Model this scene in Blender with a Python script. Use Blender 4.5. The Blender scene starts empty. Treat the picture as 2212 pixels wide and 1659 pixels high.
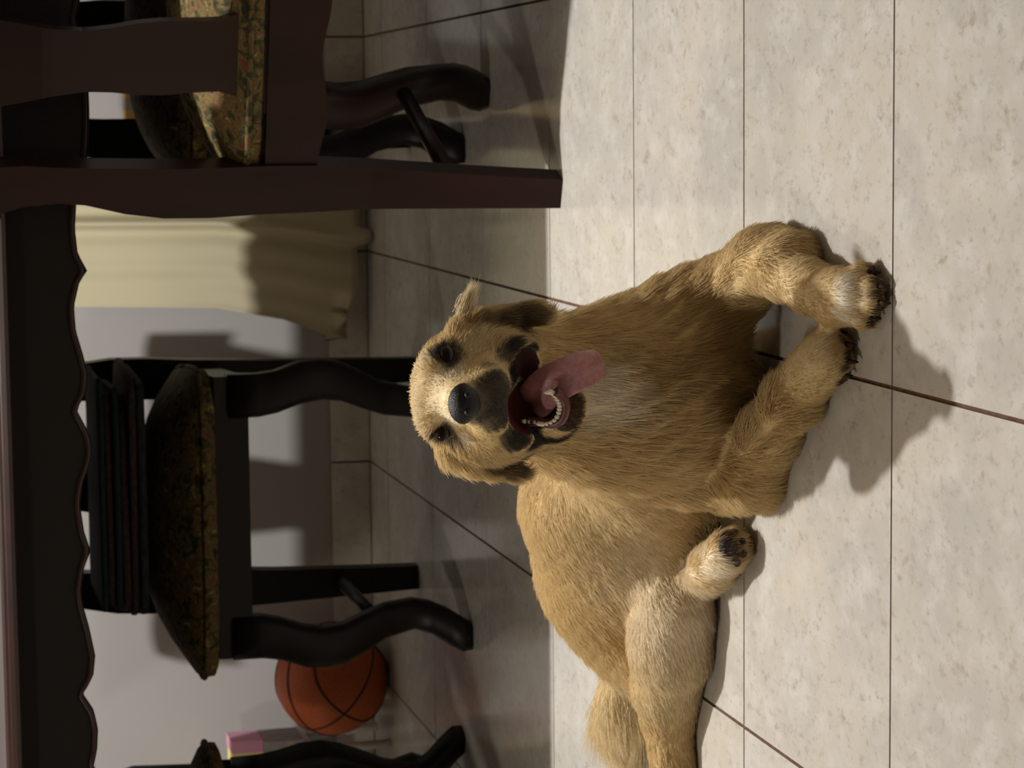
import bpy, bmesh, math, random
import numpy as np
from mathutils import Vector, Matrix
from mathutils.bvhtree import BVHTree

random.seed(7)
rng = np.random.default_rng(7)
C = bpy.context.scene.collection
S = 0.9          # the scene is laid out in units of the camera height; S turns them into metres

# ---------------------------------------------------------------- camera
# the photograph was taken with the phone on its side: "up" in the room points to the left of the frame
W, H, FPX = 2212, 1659, 5358.64
PITCH, YAW, ROLL = .236045342, -.107198951, .035084322
cy_, sy_ = math.cos(YAW), math.sin(YAW); cp_, sp_ = math.cos(PITCH), math.sin(PITCH); cr_, sr_ = math.cos(ROLL), math.sin(ROLL)
FW = np.array([sy_*cp_, cy_*cp_, -sp_]); RT = np.array([cy_, -sy_, 0.0]); DN = np.cross(FW, RT)
R2 = cr_*RT + sr_*DN; D2 = -sr_*RT + cr_*DN           # right and down of the upright picture
CAMP = np.array([0.0, 0.0, 1.0])
cam = bpy.data.cameras.new('camera'); co = bpy.data.objects.new('camera', cam); C.objects.link(co)
M = Matrix(((D2[0], R2[0], -FW[0], 0), (D2[1], R2[1], -FW[1], 0), (D2[2], R2[2], -FW[2], 1.0*S), (0, 0, 0, 1)))
co.matrix_world = M
cam.sensor_width = 36; cam.lens = 36*FPX/W; cam.clip_start = .05
cam.dof.use_dof = True; cam.dof.focus_distance = 2.68*S; cam.dof.aperture_fstop = 16
bpy.context.scene.camera = co

# ---------------------------------------------------------------- light
sc = bpy.context.scene
sc.view_settings.view_transform = 'Standard'; sc.view_settings.look = 'None'
sc.view_settings.gamma = 1; sc.view_settings.use_curve_mapping = False
sc.view_settings.exposure = 0.08
sc.world = bpy.data.worlds.new('world'); sc.world.use_nodes = True
sc.world.node_tree.nodes['Background'].inputs[0].default_value = (.5, .5, .5, 1)
sc.world.node_tree.nodes['Background'].inputs[1].default_value = 0.0
def lamp(name, loc, power, size, col):
    l = bpy.data.lights.new(name, 'POINT'); l.energy = power; l.shadow_soft_size = size; l.color = col
    o = bpy.data.objects.new(name, l); C.objects.link(o); o.location = [v*S for v in loc]
    return o
lamp('dining_lamp_light', (-.40, 3.84, 2.50), 222, .03, (1.0, .975, .93))
lamp('fill_lamp_light', (-2.4, 1.7, 2.5), 55, .10, (1.0, .92, .8))  # unseen second lamp, placed and raised to fill in the dog's thigh and chest

# ---------------------------------------------------------------- helpers
def ray(x, y):
    q = R2*((H-y-829.5)/FPX) + D2*((x-1106)/FPX) + FW
    return q
def at(x, y, Y):                                  # point seen at pixel x, y that lies at depth Y in the room
    d = ray(x, y); return CAMP + d*(Y/d[1])
def onz(x, y, z=0.0):                             # point seen at pixel x, y that lies at height z
    d = ray(x, y); return CAMP + d*((z-1.0)/d[2])
def scl(p): return FPX/float(FW @ (np.asarray(p)-CAMP))

def nodes_of(m): return m.node_tree.nodes, m.node_tree.links
def mat(name, col, rough=.5, spec=.5, noise=None, bump=0.0, metal=0.0, coat=0.0):
    """noise = (scale xyz, second colour, low, high, detail)"""
    m = bpy.data.materials.new(name); m.use_nodes = True; n, l = nodes_of(m); b = n['Principled BSDF']
    b.inputs['Base Color'].default_value = (*col, 1); b.inputs['Roughness'].default_value = rough
    b.inputs['Specular IOR Level'].default_value = spec; b.inputs['Metallic'].default_value = metal
    b.inputs['Coat Weight'].default_value = coat
    if noise:
        tc = n.new('ShaderNodeTexCoord'); mp = n.new('ShaderNodeMapping'); mp.inputs['Scale'].default_value = noise[0]
        nz = n.new('ShaderNodeTexNoise'); nz.inputs['Scale'].default_value = 1; nz.inputs['Detail'].default_value = noise[4]
        mr = n.new('ShaderNodeMapRange'); mr.inputs[1].default_value = noise[2]; mr.inputs[2].default_value = noise[3]
        mx = n.new('ShaderNodeMix'); mx.data_type = 'RGBA'
        mx.inputs[6].default_value = (*col, 1); mx.inputs[7].default_value = (*noise[1], 1)
        l.new(tc.outputs['Object'], mp.inputs[0]); l.new(mp.outputs[0], nz.inputs['Vector'])
        l.new(nz.outputs[0], mr.inputs[0]); l.new(mr.outputs[0], mx.inputs[0]); l.new(mx.outputs[2], b.inputs['Base Color'])
        if bump:
            bp = n.new('ShaderNodeBump'); bp.inputs['Strength'].default_value = bump; bp.inputs['Distance'].default_value = .002
            l.new(nz.outputs[0], bp.inputs['Height']); l.new(bp.outputs[0], b.inputs['Normal'])
    return m

def link(name, me, m, parent=None, loc=(0, 0, 0)):
    o = bpy.data.objects.new(name, me); C.objects.link(o)
    if m is not None and hasattr(me, 'materials') and len(me.materials) == 0: me.materials.append(m)
    o.location = loc
    if parent: o.parent = parent
    return o
def thing(name, label, cat, loc=(0, 0, 0), rz=0.0, group=None):
    o = bpy.data.objects.new(name, None); C.objects.link(o); o.location = loc; o.rotation_euler = (0, 0, rz)
    o.empty_display_size = .05
    tag(o, label, cat, group); return o
def tag(o, label, cat, group=None):
    o['label'] = label; o['category'] = cat
    if group: o['group'] = group
    return o
def struct(o): o['kind'] = 'structure'; return o
def done(bm, name, smooth=False, bevel=0.0, seg=2):
    if bevel:
        bmesh.ops.bevel(bm, geom=[e for e in bm.edges if len(e.link_faces) == 2 and e.calc_face_angle(0) > .6],
                        offset=bevel, segments=seg, affect='EDGES', profile=.5, clamp_overlap=True)
    bmesh.ops.recalc_face_normals(bm, faces=bm.faces)
    me = bpy.data.meshes.new(name); bm.to_mesh(me); bm.free()
    if smooth: me.shade_smooth()
    return me
def box(bm, x0, x1, y0, y1, z0, z1):
    vs = [bm.verts.new(v) for v in ((x0,y0,z0),(x1,y0,z0),(x1,y1,z0),(x0,y1,z0),(x0,y0,z1),(x1,y0,z1),(x1,y1,z1),(x0,y1,z1))]
    for f in ((0,3,2,1),(4,5,6,7),(0,1,5,4),(1,2,6,5),(2,3,7,6),(3,0,4,7)): bm.faces.new([vs[i] for i in f])
def boxme(name, b, bevel=0.0, seg=2):
    bm = bmesh.new(); box(bm, *b); return done(bm, name, bevel=bevel, seg=seg)
def plate(bm, pts, y0, y1, yf=None):
    """outline pts (x, z) extruded from y0 to y1; yf(x, z) bends it in depth"""
    g = yf or (lambda x, z: 0.0)
    a = [bm.verts.new((x, y0+g(x, z), z)) for x, z in pts]; b = [bm.verts.new((x, y1+g(x, z), z)) for x, z in pts]
    n = len(pts); bm.faces.new(a[::-1]); bm.faces.new(b)
    for i in range(n): bm.faces.new((a[i], a[(i+1) % n], b[(i+1) % n], b[i]))
def ribbon(bm, L, R_, y0, y1, yf=None):
    """a strip between two polylines of (x, z), extruded in depth, quads only"""
    g = yf or (lambda x, z: 0.0); rows = []
    for (a, b) in zip(L, R_):
        rows.append([bm.verts.new((p[0], yy+g(p[0], p[1]), p[1])) for p, yy in ((a, y0), (b, y0), (b, y1), (a, y1))])
    for r, q in zip(rows, rows[1:]):
        for i in range(4): bm.faces.new((r[i], r[(i+1) % 4], q[(i+1) % 4], q[i]))
    bm.faces.new(rows[0][::-1]); bm.faces.new(rows[-1])
def tube(bm, pts, rad, n=8, sx=1.0):
    pts = [Vector(p) for p in pts]; rings = []
    for i, p in enumerate(pts):
        d = (pts[min(i+1, len(pts)-1)]-pts[max(i-1, 0)]).normalized()
        u = d.cross(Vector((0, 0, 1)));
        if u.length < .05: u = d.cross(Vector((0, 1, 0)))
        u.normalize(); v = d.cross(u); r = rad[i] if hasattr(rad, '__len__') else rad
        rings.append([bm.verts.new(p+(u*math.cos(a)*sx+v*math.sin(a))*r) for a in [2*math.pi*k/n for k in range(n)]])
    for a, b in zip(rings, rings[1:]):
        for k in range(n): bm.faces.new((a[k], a[(k+1) % n], b[(k+1) % n], b[k]))
    bm.faces.new(rings[0][::-1]); bm.faces.new(rings[-1])
def loft(bm, rings, cap=True):
    rs = [[bm.verts.new(p) for p in r] for r in rings]; n = len(rs[0])
    for a, b in zip(rs, rs[1:]):
        for k in range(n): bm.faces.new((a[k], a[(k+1) % n], b[(k+1) % n], b[k]))
    if cap: bm.faces.new(rs[0][::-1]); bm.faces.new(rs[-1])
def lerp(xs, ys, v): return float(np.interp(v, xs, ys))
def smooth_poly(P, k=6):                           # Catmull-Rom through points
    P = [np.array(p, float) for p in P]; out = []
    for i in range(len(P)-1):
        p0, p1, p2, p3 = P[max(i-1, 0)], P[i], P[i+1], P[min(i+2, len(P)-1)]
        for t in np.arange(k)/k:
            out.append(.5*((2*p1)+(-p0+p2)*t+(2*p0-5*p1+4*p2-p3)*t*t+(-p0+3*p1-3*p2+p3)*t**3))
    out.append(P[-1]); return out

# ---------------------------------------------------------------- materials
def tile_mat():
    m = bpy.data.materials.new('polished_stone_tile'); m.use_nodes = True; n, l = nodes_of(m); b = n['Principled BSDF']
    tc = n.new('ShaderNodeTexCoord'); oi = n.new('ShaderNodeObjectInfo')
    sv = n.new('ShaderNodeVectorMath'); sv.operation = 'SCALE'; sv.inputs[0].default_value = (37, 53, 11)
    l.new(oi.outputs['Random'], sv.inputs['Scale'])
    ad = n.new('ShaderNodeVectorMath'); ad.operation = 'ADD'; l.new(tc.outputs['Object'], ad.inputs[0]); l.new(sv.outputs[0], ad.inputs[1])
    def nz(scale, det, rough=.6, dist=0.0):
        mp = n.new('ShaderNodeMapping'); mp.inputs['Scale'].default_value = scale; l.new(ad.outputs[0], mp.inputs[0])
        t = n.new('ShaderNodeTexNoise'); t.inputs['Scale'].default_value = 1; t.inputs['Detail'].default_value = det
        t.inputs['Roughness'].default_value = rough; t.inputs['Distortion'].default_value = dist
        l.new(mp.outputs[0], t.inputs['Vector']); return t
    def ramp(src, lo, hi):
        r = n.new('ShaderNodeMapRange'); r.inputs[1].default_value = lo; r.inputs[2].default_value = hi; r.interpolation_type = 'SMOOTHSTEP'
        l.new(src, r.inputs[0]); return r.outputs[0]
    def mix(f, a, bcol):
        x = n.new('ShaderNodeMix'); x.data_type = 'RGBA'; l.new(f, x.inputs[0])
        if isinstance(a, tuple): x.inputs[6].default_value = (*a, 1)
        else: l.new(a, x.inputs[6])
        if isinstance(bcol, tuple): x.inputs[7].default_value = (*bcol, 1)
        else: l.new(bcol, x.inputs[7])
        return x.outputs[2]
    big = nz((7, 5, 7), 3); mid = nz((26, 18, 20), 7, .62); fine = nz((95, 60, 60), 8, .7); spot = nz((42, 30, 30), 9, .72, .3)
    c = mix(ramp(big.outputs[0], .35, .65), (.500, .478, .445), (.560, .525, .465))
    c = mix(ramp(mid.outputs[0], .42, .72), c, (.605, .585, .55))
    c = mix(ramp(spot.outputs[0], .54, .72), c, (.40, .35, .29))
    f2 = ramp(fine.outputs[0], .50, .80); c = mix(f2, c, (.36, .325, .28))
    l.new(c, b.inputs['Base Color']); b.inputs['Roughness'].default_value = .2; b.inputs['Specular IOR Level'].default_value = .38
    rr = n.new('ShaderNodeMapRange'); rr.inputs[3].default_value = .10; rr.inputs[4].default_value = .17
    l.new(mid.outputs[0], rr.inputs[0]); l.new(rr.outputs[0], b.inputs['Roughness'])
    return m
MT = tile_mat()
M_grout = mat('brown_grout', (.10, .05, .032), .85, .2, ((60, 60, 60), (.16, .09, .06), .4, .7, 4))
M_wall = mat('white_wall_paint', (.36, .345, .34), .75, .2, ((2, 2, 2), (.34, .325, .32), .3, .7, 3))
M_ceil = mat('ceiling_boards', (.20, .16, .12), .7, .2)
M_wside = mat('tan_wall_paint', (.30, .27, .23), .8, .2)
M_wood = mat('dark_red_mahogany', (.020, .0058, .0042), .34, .30, ((14, 14, 3), (.011, .0036, .0028), .35, .65, 5))
M_wood2 = mat('near_black_wood', (.008, .0052, .0038), .42, .25, ((14, 14, 3), (.007, .005, .004), .35, .65, 5))
M_curt = mat('cream_curtain_cloth', (.54, .49, .34), .9, .1, ((3, 3, 3), (.50, .45, .31), .3, .7, 3))
M_ball = mat('orange_rubber', (.46, .10, .025), .55, .35, ((220, 220, 220), (.38, .08, .02), .4, .6, 2), bump=.3)
M_seam = mat('black_rubber', (.02, .014, .012), .6, .3)
M_yellow = mat('pale_yellow_paper', (.72, .66, .24), .7, .3)
M_pink = mat('pink_paper', (.62, .30, .44), .7, .3)
M_grey = mat('grey_carton', (.36, .33, .31), .8, .2, ((60, 60, 60), (.28, .26, .25), .4, .6, 4))
M_tan = mat('tan_carton', (.55, .36, .12), .8, .2)
M_white = mat('white_plastic', (.66, .66, .66), .4, .4)
M_cloth = [mat('dark_green_cloth', (.016, .030, .025), .9, .15, ((90, 90, 240), (.01, .02, .018), .4, .6, 3)),
           mat('dark_brown_cloth', (.045, .03, .025), .9, .15, ((90, 90, 240), (.025, .018, .014), .4, .6, 3)),
           mat('charcoal_cloth', (.025, .028, .026), .9, .15, ((90, 90, 240), (.014, .016, .014), .4, .6, 3))]
def floral_mat():
    m = bpy.data.materials.new('floral_tapestry'); m.use_nodes = True; n, l = nodes_of(m); b = n['Principled BSDF']
    tc = n.new('ShaderNodeTexCoord'); nz = n.new('ShaderNodeTexNoise'); nz.inputs['Scale'].default_value = 52; nz.inputs['Detail'].default_value = 5
    nz.inputs['Distortion'].default_value = 1.2; l.new(tc.outputs['Object'], nz.inputs['Vector'])
    r = n.new('ShaderNodeValToRGB'); e = r.color_ramp.elements
    e[0].position = .34; e[0].color = (.022, .020, .010, 1); e[1].position = .72; e[1].color = (.30, .24, .085, 1)
    for p, c in ((.45, (.05, .045, .018, 1)), (.52, (.13, .10, .035, 1)), (.57, (.12, .038, .022, 1)), (.63, (.075, .085, .03, 1))):
        k = e.new(p); k.color = c
    l.new(nz.outputs[0], r.inputs[0]); l.new(r.outputs[0], b.inputs['Base Color'])
    b.inputs['Roughness'].default_value = .85; b.inputs['Specular IOR Level'].default_value = .15; return m
M_floral = floral_mat()

# ---------------------------------------------------------------- room shell
T = .477875; OX, OY = -.279743, 2.431222          # tile pitch and one joint crossing
XL, XR, YF, YB, ZC = -4.08, 3.5, -3.4, 5.52, 3.05
fl_o = struct(link('floor', boxme('floor', (XL, XR, YF, YB+.02, -.06, -.0022)), M_grout))
tm = boxme('tile', (-T/2+.0023, T/2-.0023, -T/2+.0021, T/2-.0021, -.012, 0), bevel=.0011, seg=2)
tm.materials.append(MT)
for i in range(-8, 8):
    for j in range(-6, 7):
        x0, y0 = OX+i*T, OY+j*T
        if y0 + T > YB + .05:                      # the last row is cut to fit the wall
            wd = YB-.011-y0
            if 'cut_me' not in globals():
                cut_me = boxme('tile_cut', (-T/2+.0023, T/2-.0023, .0021, wd, -.012, 0), bevel=.0011); cut_me.materials.append(MT)
            link('tile', cut_me, None, fl_o, (x0+T/2, y0, 0))
        else: link('tile', tm, None, fl_o, (x0+T/2, y0+T/2, 0))
struct(link('wall_back', boxme('wall_back', (XL-.1, XR+.1, YB, YB+.1, -.06, ZC)), M_wall))
struct(link('wall_left', boxme('wall_left', (XL-.1, XL, YF-.1, YB, -.06, ZC)), M_wside))
struct(link('wall_right', boxme('wall_right', (XR, XR+.1, YF-.1, YB, -.06, ZC)), M_wside))
struct(link('wall_front', boxme('wall_front', (XL, XR, YF-.1, YF, -.06, ZC)), M_wside))
struct(link('ceiling', boxme('ceiling', (XL-.1, XR+.1, YF-.1, YB+.1, ZC, ZC+.1)), M_ceil))
bb = struct(link('baseboard_back', boxme('baseboard_back', (XL, XR, YB-.004, YB, 0, .088)), M_grout))
sk = boxme('skirting_tile', (-T/2+.002, T/2-.002, YB-.011, YB-.003, .002, .089), bevel=.001); sk.materials.append(MT)
for i in range(-8, 8): link('skirting_tile', sk, None, bb, (OX+(i+.5)*T, 0, 0))

# ---------------------------------------------------------------- dining table
TY0, TY1, TX0, TX1 = 3.871, 5.015, -1.42, .78
tb = thing('dining_table', 'dark wooden dining table with a scalloped apron and a glossy rounded edge', 'table', ((TX0+TX1)/2, (TY0+TY1)/2, 0))
cx, cy = (TX0+TX1)/2, (TY0+TY1)/2
def loc_(x, y, z=0): return (x-cx, y-cy, z)
bm = bmesh.new()                                   # top with a rounded two-step edge
prof = [(.012, .855), (.0, .858), (-.004, .864), (.0, .871), (.004, .873), (.006, .877), (.014, .881)]
rings = []
for off, z in prof:
    rings.append([(a+s*off-cx, b+t*off-cy, z) for a, b, s, t in ((TX0, TY0, 1, 1), (TX1, TY0, -1, 1), (TX1, TY1, -1, -1), (TX0, TY1, 1, -1))])
loft(bm, rings); link('tabletop', done(bm, 'tabletop'), M_wood, tb)
wave = [(165,420),(161,494),(167,546),(178,567),(188,583),(180,595),(171,607),(159,660),(163,713),(179,766),(189,807),(185,847),(173,868),(165,884),(180,912),(194,940),(199,976),(190,1010),(179,1038),(172,1088),(181,1146),(195,1188),(181,1223),(174,1273),(180,1310),(192,1352),(205,1413),(201,1454),(190,1478),(177,1497),(190,1515),(203,1535),(211,1571),(209,1616),(200,1659)]
AY = TY0+.05
wp = [at(x, y, AY) for x, y in wave]; wx = [p[0] for p in wp][::-1]; wz = [p[2] for p in wp][::-1]
def apz(x):
    if wx[0] <= x <= wx[-1]: return lerp(wx, wz, x)
    P = .27; u = ((x-wx[-1]) % P)/P if x > wx[-1] else ((wx[0]-x) % P)/P
    return .741-.018*math.sin(math.pi*u)**.7
def apron(name, a, b, along, f):
    bm = bmesh.new(); n = max(2, int(abs(b-a)/.01)); bot, top = [], []
    for i in range(n+1): v = a+(b-a)*i/n; bot.append((v, f(v))); top.append((v, .856))
    ribbon(bm, bot, top, -.011, .011); me = done(bm, name)
    return me
link('apron', apron('apron_front', TX0+.06, TX1-.06, 0, apz), M_wood2, tb, (-cx, AY-cy, 0))
link('apron', apron('apron_back', TX0+.06, TX1-.06, 0, lambda v: .80), M_wood2, tb, (-cx, TY1-.05-cy, 0))
for xx in (TX0+.06, TX1-.06):
    o = link('apron', apron('apron_side', -.40, .40, 0, lambda v: .745-.012*math.cos(v*22)), M_wood2, tb, (xx-cx, 0, 0)); o.rotation_euler = (0, 0, math.pi/2)
# bead along the lower edge of the front apron
bm = bmesh.new(); bead = [(x-cx, AY-.012-cy, apz(x)+.006) for x in np.arange(TX0+.08, TX1-.08, .012)]
tube(bm, bead, .0045, 6); link('apron_bead', done(bm, 'apron_bead', True), M_wood, tb)
for xx in (TX0+.10, TX1-.10):
    for yy in (TY0+.10, TY1-.10):
        bm = bmesh.new()
        tube(bm, [(xx-cx, yy-cy, z) for z in (0, .03, .08, .2, .45, .6, .66, .72, .854)], [.024, .036, .022, .028, .042, .048, .032, .045, .045], 14)
        link('leg', done(bm, 'leg', True), M_wood2, tb)

# ---------------------------------------------------------------- chairs (front towards -y)
def chair(name, label, loc, rz, wood, group='dining chairs around the table', slant=.17):
    t = thing(name, label, 'chair', loc, rz, group)
    fw, rw, fy, ry = .245, .215, -.225, .225
    # seat frame: trapezoid ring with a shaped rear rail
    bm = bmesh.new()
    fr = [(-.262, -.235), (.262, -.235), (.235, .225), (-.235, .225)]
    inn = [(-.222, -.195), (.222, -.195), (.2, .19), (-.2, .19)]
    loft(bm, [[(x, y, .408) for x, y in fr], [(x, y, .470) for x, y in fr], [(x, y, .470) for x, y in inn], [(x, y, .408) for x, y in inn], [(x, y, .408) for x, y in fr]], cap=False)
    link('seat_frame', done(bm, 'seat_frame', bevel=.004), wood, t)
    bm = bmesh.new(); xs = np.linspace(-.185, .185, 25)
    ribbon(bm, [(x, .372+.012*math.cos(x*17)**2+.06*x*x) for x in xs], [(x, .466) for x in xs], .217, .241)
    link('rear_rail', done(bm, 'rear_rail', bevel=.003), wood, t)
    # cushion
    bm = bmesh.new(); rings = []
    for z, gx, gy, pw in ((.470, .285, .238, 6), (.475, .296, .246, 6), (.492, .300, .250, 5.5), (.506, .294, .246, 5), (.522, .272, .228, 4.5), (.545, .238, .195, 4), (.564, .200, .16, 3.5), (.579, .15, .12, 3), (.587, .09, .075, 2.5), (.590, .03, .03, 2)):
        r = []
        for k in range(40):
            a = 2*math.pi*k/40; c_, s_ = math.cos(a), math.sin(a)
            x = gx*math.copysign(abs(c_)**(2/pw), c_); y = gy*math.copysign(abs(s_)**(2/pw), s_)
            tp = 1-.13*(y+.24)/.48; r.append((x*tp, y-.005, z))
        rings.append(r)
    loft(bm, rings); cu = link('seat_cushion', done(bm, 'seat_cushion', True), M_floral, t, (-.02, 0, 0))
    bm = bmesh.new(); r = [(v[0]*1.003, v[1]*1.003, .494) for v in rings[2]]; r.append(r[0]); tube(bm, r, .005, 6)
    link('piping', done(bm, 'piping', True), M_floral, cu)
    # cabriole front legs
    zs = [.445, .39, .355, .31, .27, .235, .20, .155, .10, .07, .04, .018, .0]
    ox = [0, 0, .006, .022, .026, .021, .006, -.014, -.024, -.018, -.002, .010, .014]
    wd = [.080, .078, .076, .076, .072, .072, .070, .062, .056, .060, .068, .064, .050]
    for s in (-1, 1):
        bm = bmesh.new(); rings = []
        for z, o_, w_ in zip(zs, ox, wd):
            cxx = s*(fw-.02+o_); cyy = fy+.012-lerp([0, .02, .05, .10, .16, .27, .36, .42], [.046, .040, .018, -.008, -.004, .012, .008, 0], z); h = w_/2; c = h*.35
            pts = [(-h, -h+c), (-h+c, -h), (h-c, -h), (h, -h+c), (h, h-c), (h-c, h), (-h+c, h), (-h, h-c)]
            rings.append([(cxx+px, cyy+py*.85, z) for px, py in pts])
        loft(bm, rings); link('front_leg', done(bm, 'front_leg', True), wood, t)
    # rear legs that run on as the posts of the back
    for s in (-1, 1):
        bm = bmesh.new()
        z_ = [0, .12, .3, .40, .47, .55, .62, .68, .74, .78, .83, .88, .93]
        inn_ = [.192, .188, .180, .174, .174, .176, .176, .174, .172, .170, .166, .168, .176]
        out_ = [.240, .243, .248, .252, .254, .258, .257, .248, .232, .228, .232, .246, .262]
        lean = lambda x, z: .0 + (slant*max(0, z-.47)**1.3/.5) + (.03*max(0, .3-z)/.3)
        ribbon(bm, [(s*a, z) for a, z in zip(inn_, z_)], [(s*b, z) for b, z in zip(out_, z_)], ry-.022, ry+.022, lean)
        link('rear_leg', done(bm, 'rear_leg', bevel=.006), wood, t)
    lean2 = lambda x, z: slant*max(0, z-.47)**1.3/.5 + .030*(1-(x/.26)**2)*min(1, max(0, z-.5)/.3)
    # vase-shaped splat
    z_ = [.466, .485, .51, .54, .58, .62, .66, .70, .74, .79, .84, .90, .97, 1.04]
    hw = [.095, .085, .066, .056, .056, .058, .056, .050, .047, .052, .062, .072, .066, .05]
    zz = np.linspace(.466, .92, 32)
    bm = bmesh.new(); ribbon(bm, [(-lerp(z_, hw, z), z) for z in zz], [(lerp(z_, hw, z), z) for z in zz], ry-.010, ry+.008, lean2)
    link('back_splat', done(bm, 'back_splat', bevel=.003), wood, t)
    # crest rail with raised middle and curled ends
    bm = bmesh.new(); xs = np.linspace(-.275, .275, 41)
    top = [(x, 0.965+.028*math.exp(-(x/.09)**2)+.012*math.cos(x*24)) for x in xs]; bot = [(x, 0.895+.012*math.cos(x*24)) for x in xs]
    ribbon(bm, bot, top, ry-.020, ry+.014, lean2); link('crest_rail', done(bm, 'crest_rail', bevel=.005), wood, t)
    # stretchers
    for s in (-1, 1):
        bm = bmesh.new(); tube(bm, [(s*(rw-.002), ry+.012, .165), (s*(fw-.030), fy+.03, .165)], .0135, 10); link('stretcher', done(bm, 'stretcher', True), wood, t)
    return t
def copy_tree(o, parent=None):
    c = o.copy(); C.objects.link(c)
    if parent: c.parent = parent
    for ch in [k for k in list(bpy.data.objects) if k.parent == o]: copy_tree(ch, c)
    return c
cB = chair('dining_chair', 'dark dining chair facing the camera with a pile of folded cloths on its floral cushion', (-.715, 4.74, 0), 0, M_wood2)
kids = list(bpy.data.objects)
def place(label, loc, rz):
    c = copy_tree(cB); c.location = loc; c.rotation_euler = (0, 0, rz); c['label'] = label; return c
cD = place('dark dining chair beside the small grey carton, cut off by the photo edge', (-1.50, 4.43, 0), math.radians(70))
cC = place('dark dining chair on the far side of the table, behind the reddish chair', (.195, 4.76, 0), 0)
[k for k in bpy.data.objects if k.parent == cD and k.name.startswith('seat_cushion')][0].location = (.01, -.045, 0)
cA = chair('dining_chair', 'reddish dark dining chair seen from behind, nearest the camera, with a wide back splat', (.190, 3.97, 0), math.pi-.36, M_wood, slant=.012)

# ---------------------------------------------------------------- folded cloths on the chair
zc = .592
spec = [(2, -.68, .44, .36, .018, 1), (1, -.675, .45, .35, .016, -1), (1, -.70, .40, .33, .016, 2), (0, -.69, .42, .34, .014, 0),
        (1, -.69, .40, .32, .015, 1), (0, -.675, .44, .34, .012, 1)]
for i, (mi, x, w, d, h, a) in enumerate(spec):
    h *= .84
    bm = bmesh.new(); rings = []
    for f, g in ((0, .985), (.2, 1.0), (.8, 1.0), (1, .985)):
        r = []
        for k in range(48):
            an = 2*math.pi*k/48; c_, s_ = math.cos(an), math.sin(an)
            px = w/2*g*math.copysign(abs(c_)**.22, c_)+.006*math.sin(5*an+i); py = d/2*g*math.copysign(abs(s_)**.22, s_)
            sag = 0
            r.append((px, py, f*h+sag+.0006*math.sin(9*an+2*i)))
        rings.append(r)
    loft(bm, rings)
    o = link('folded_cloth', done(bm, 'folded_cloth', True), M_cloth[mi], None, (x, 4.73, zc)); o.rotation_euler = (0, 0, math.radians(a))
    lab = ['charcoal folded cloth at the bottom of the pile, resting on the chair cushion',
           'dark brown folded cloth second from the bottom of the pile on the chair',
           'dark brown folded cloth third from the bottom of the pile on the chair',
           'dark green folded cloth in the middle of the pile, two below the top one',
           'dark brown folded cloth directly under the top cloth of the pile on the chair',
           'dark green folded cloth on top of the pile on the chair cushion'][i]
    tag(o, lab, 'cloth', 'folded cloths piled on the chair'); zc += h+.0016

# ---------------------------------------------------------------- curtain
cw = thing('curtain', 'cream curtain hanging to the floor against the back wall, behind the reddish chair', 'curtain', (-.28, 5.44, 0))
bm = bmesh.new()
def xl(z): return lerp([.03, .10, .2, .35, .65, 2.2], [-.475, -.465, -.425, -.395, -.385, -.37], z)
def xr_(z): return -.055
zs = [.012, .03, .06, .1, .15, .2, .27, .35, .45, .55, .65, .8, 1.0, 1.4, 1.8, 2.2]; N = 90
def cyf(u, z):
    v = .009*math.sin(u*13+.5)+.003*math.sin(u*41+z*1.5)
    v += -.034*math.exp(-((u-.55)/.035)**2)             # a raised hem fold
    return v*lerp([0, .7, 2.2], [1.0, .75, .45], z)
F, B = [], []
for z in zs:
    a, b = xl(z), xr_(z); row, rb = [], []
    for k in range(N+1):
        u = k/N; x = a+(b-a)*u; zz = z
        if z < .05: zz = lerp([0, .12, .3, .50, .51, .59, .60, 1], [.095, .055, .036, .034, .006, .006, .03, .02], u)+(z-.012)
        row.append(bm.verts.new((x+.28, cyf(u, z), zz))); rb.append(bm.verts.new((x+.28, cyf(u, z)+.004, zz)))
    F.append(row); B.append(rb)
for g, fl in ((F, 0), (B, 1)):
    for i in range(len(zs)-1):
        for k in range(N):
            q = (g[i][k], g[i][k+1], g[i+1][k+1], g[i+1][k]); bm.faces.new(q if not fl else q[::-1])
for k in range(N): bm.faces.new((F[0][k], B[0][k], B[0][k+1], F[0][k+1])); bm.faces.new((F[-1][k+1], B[-1][k+1], B[-1][k], F[-1][k]))
for i in range(len(zs)-1): bm.faces.new((F[i][0], F[i+1][0], B[i+1][0], B[i][0])); bm.faces.new((F[i][N], B[i][N], B[i+1][N], F[i+1][N]))
link('curtain_panel', done(bm, 'curtain_panel', True), M_curt, cw)
bm = bmesh.new(); tube(bm, [(-.25, 0, 2.22), (.3, 0, 2.22)], .012, 12); link('curtain_rod', done(bm, 'curtain_rod', True), M_wood2, cw)
for xx in (-.22, .27):
    bm = bmesh.new(); box(bm, xx-.008, xx+.008, 0, .08, 2.205, 2.235); link('bracket', done(bm, 'bracket'), M_wood2, cw)

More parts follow.
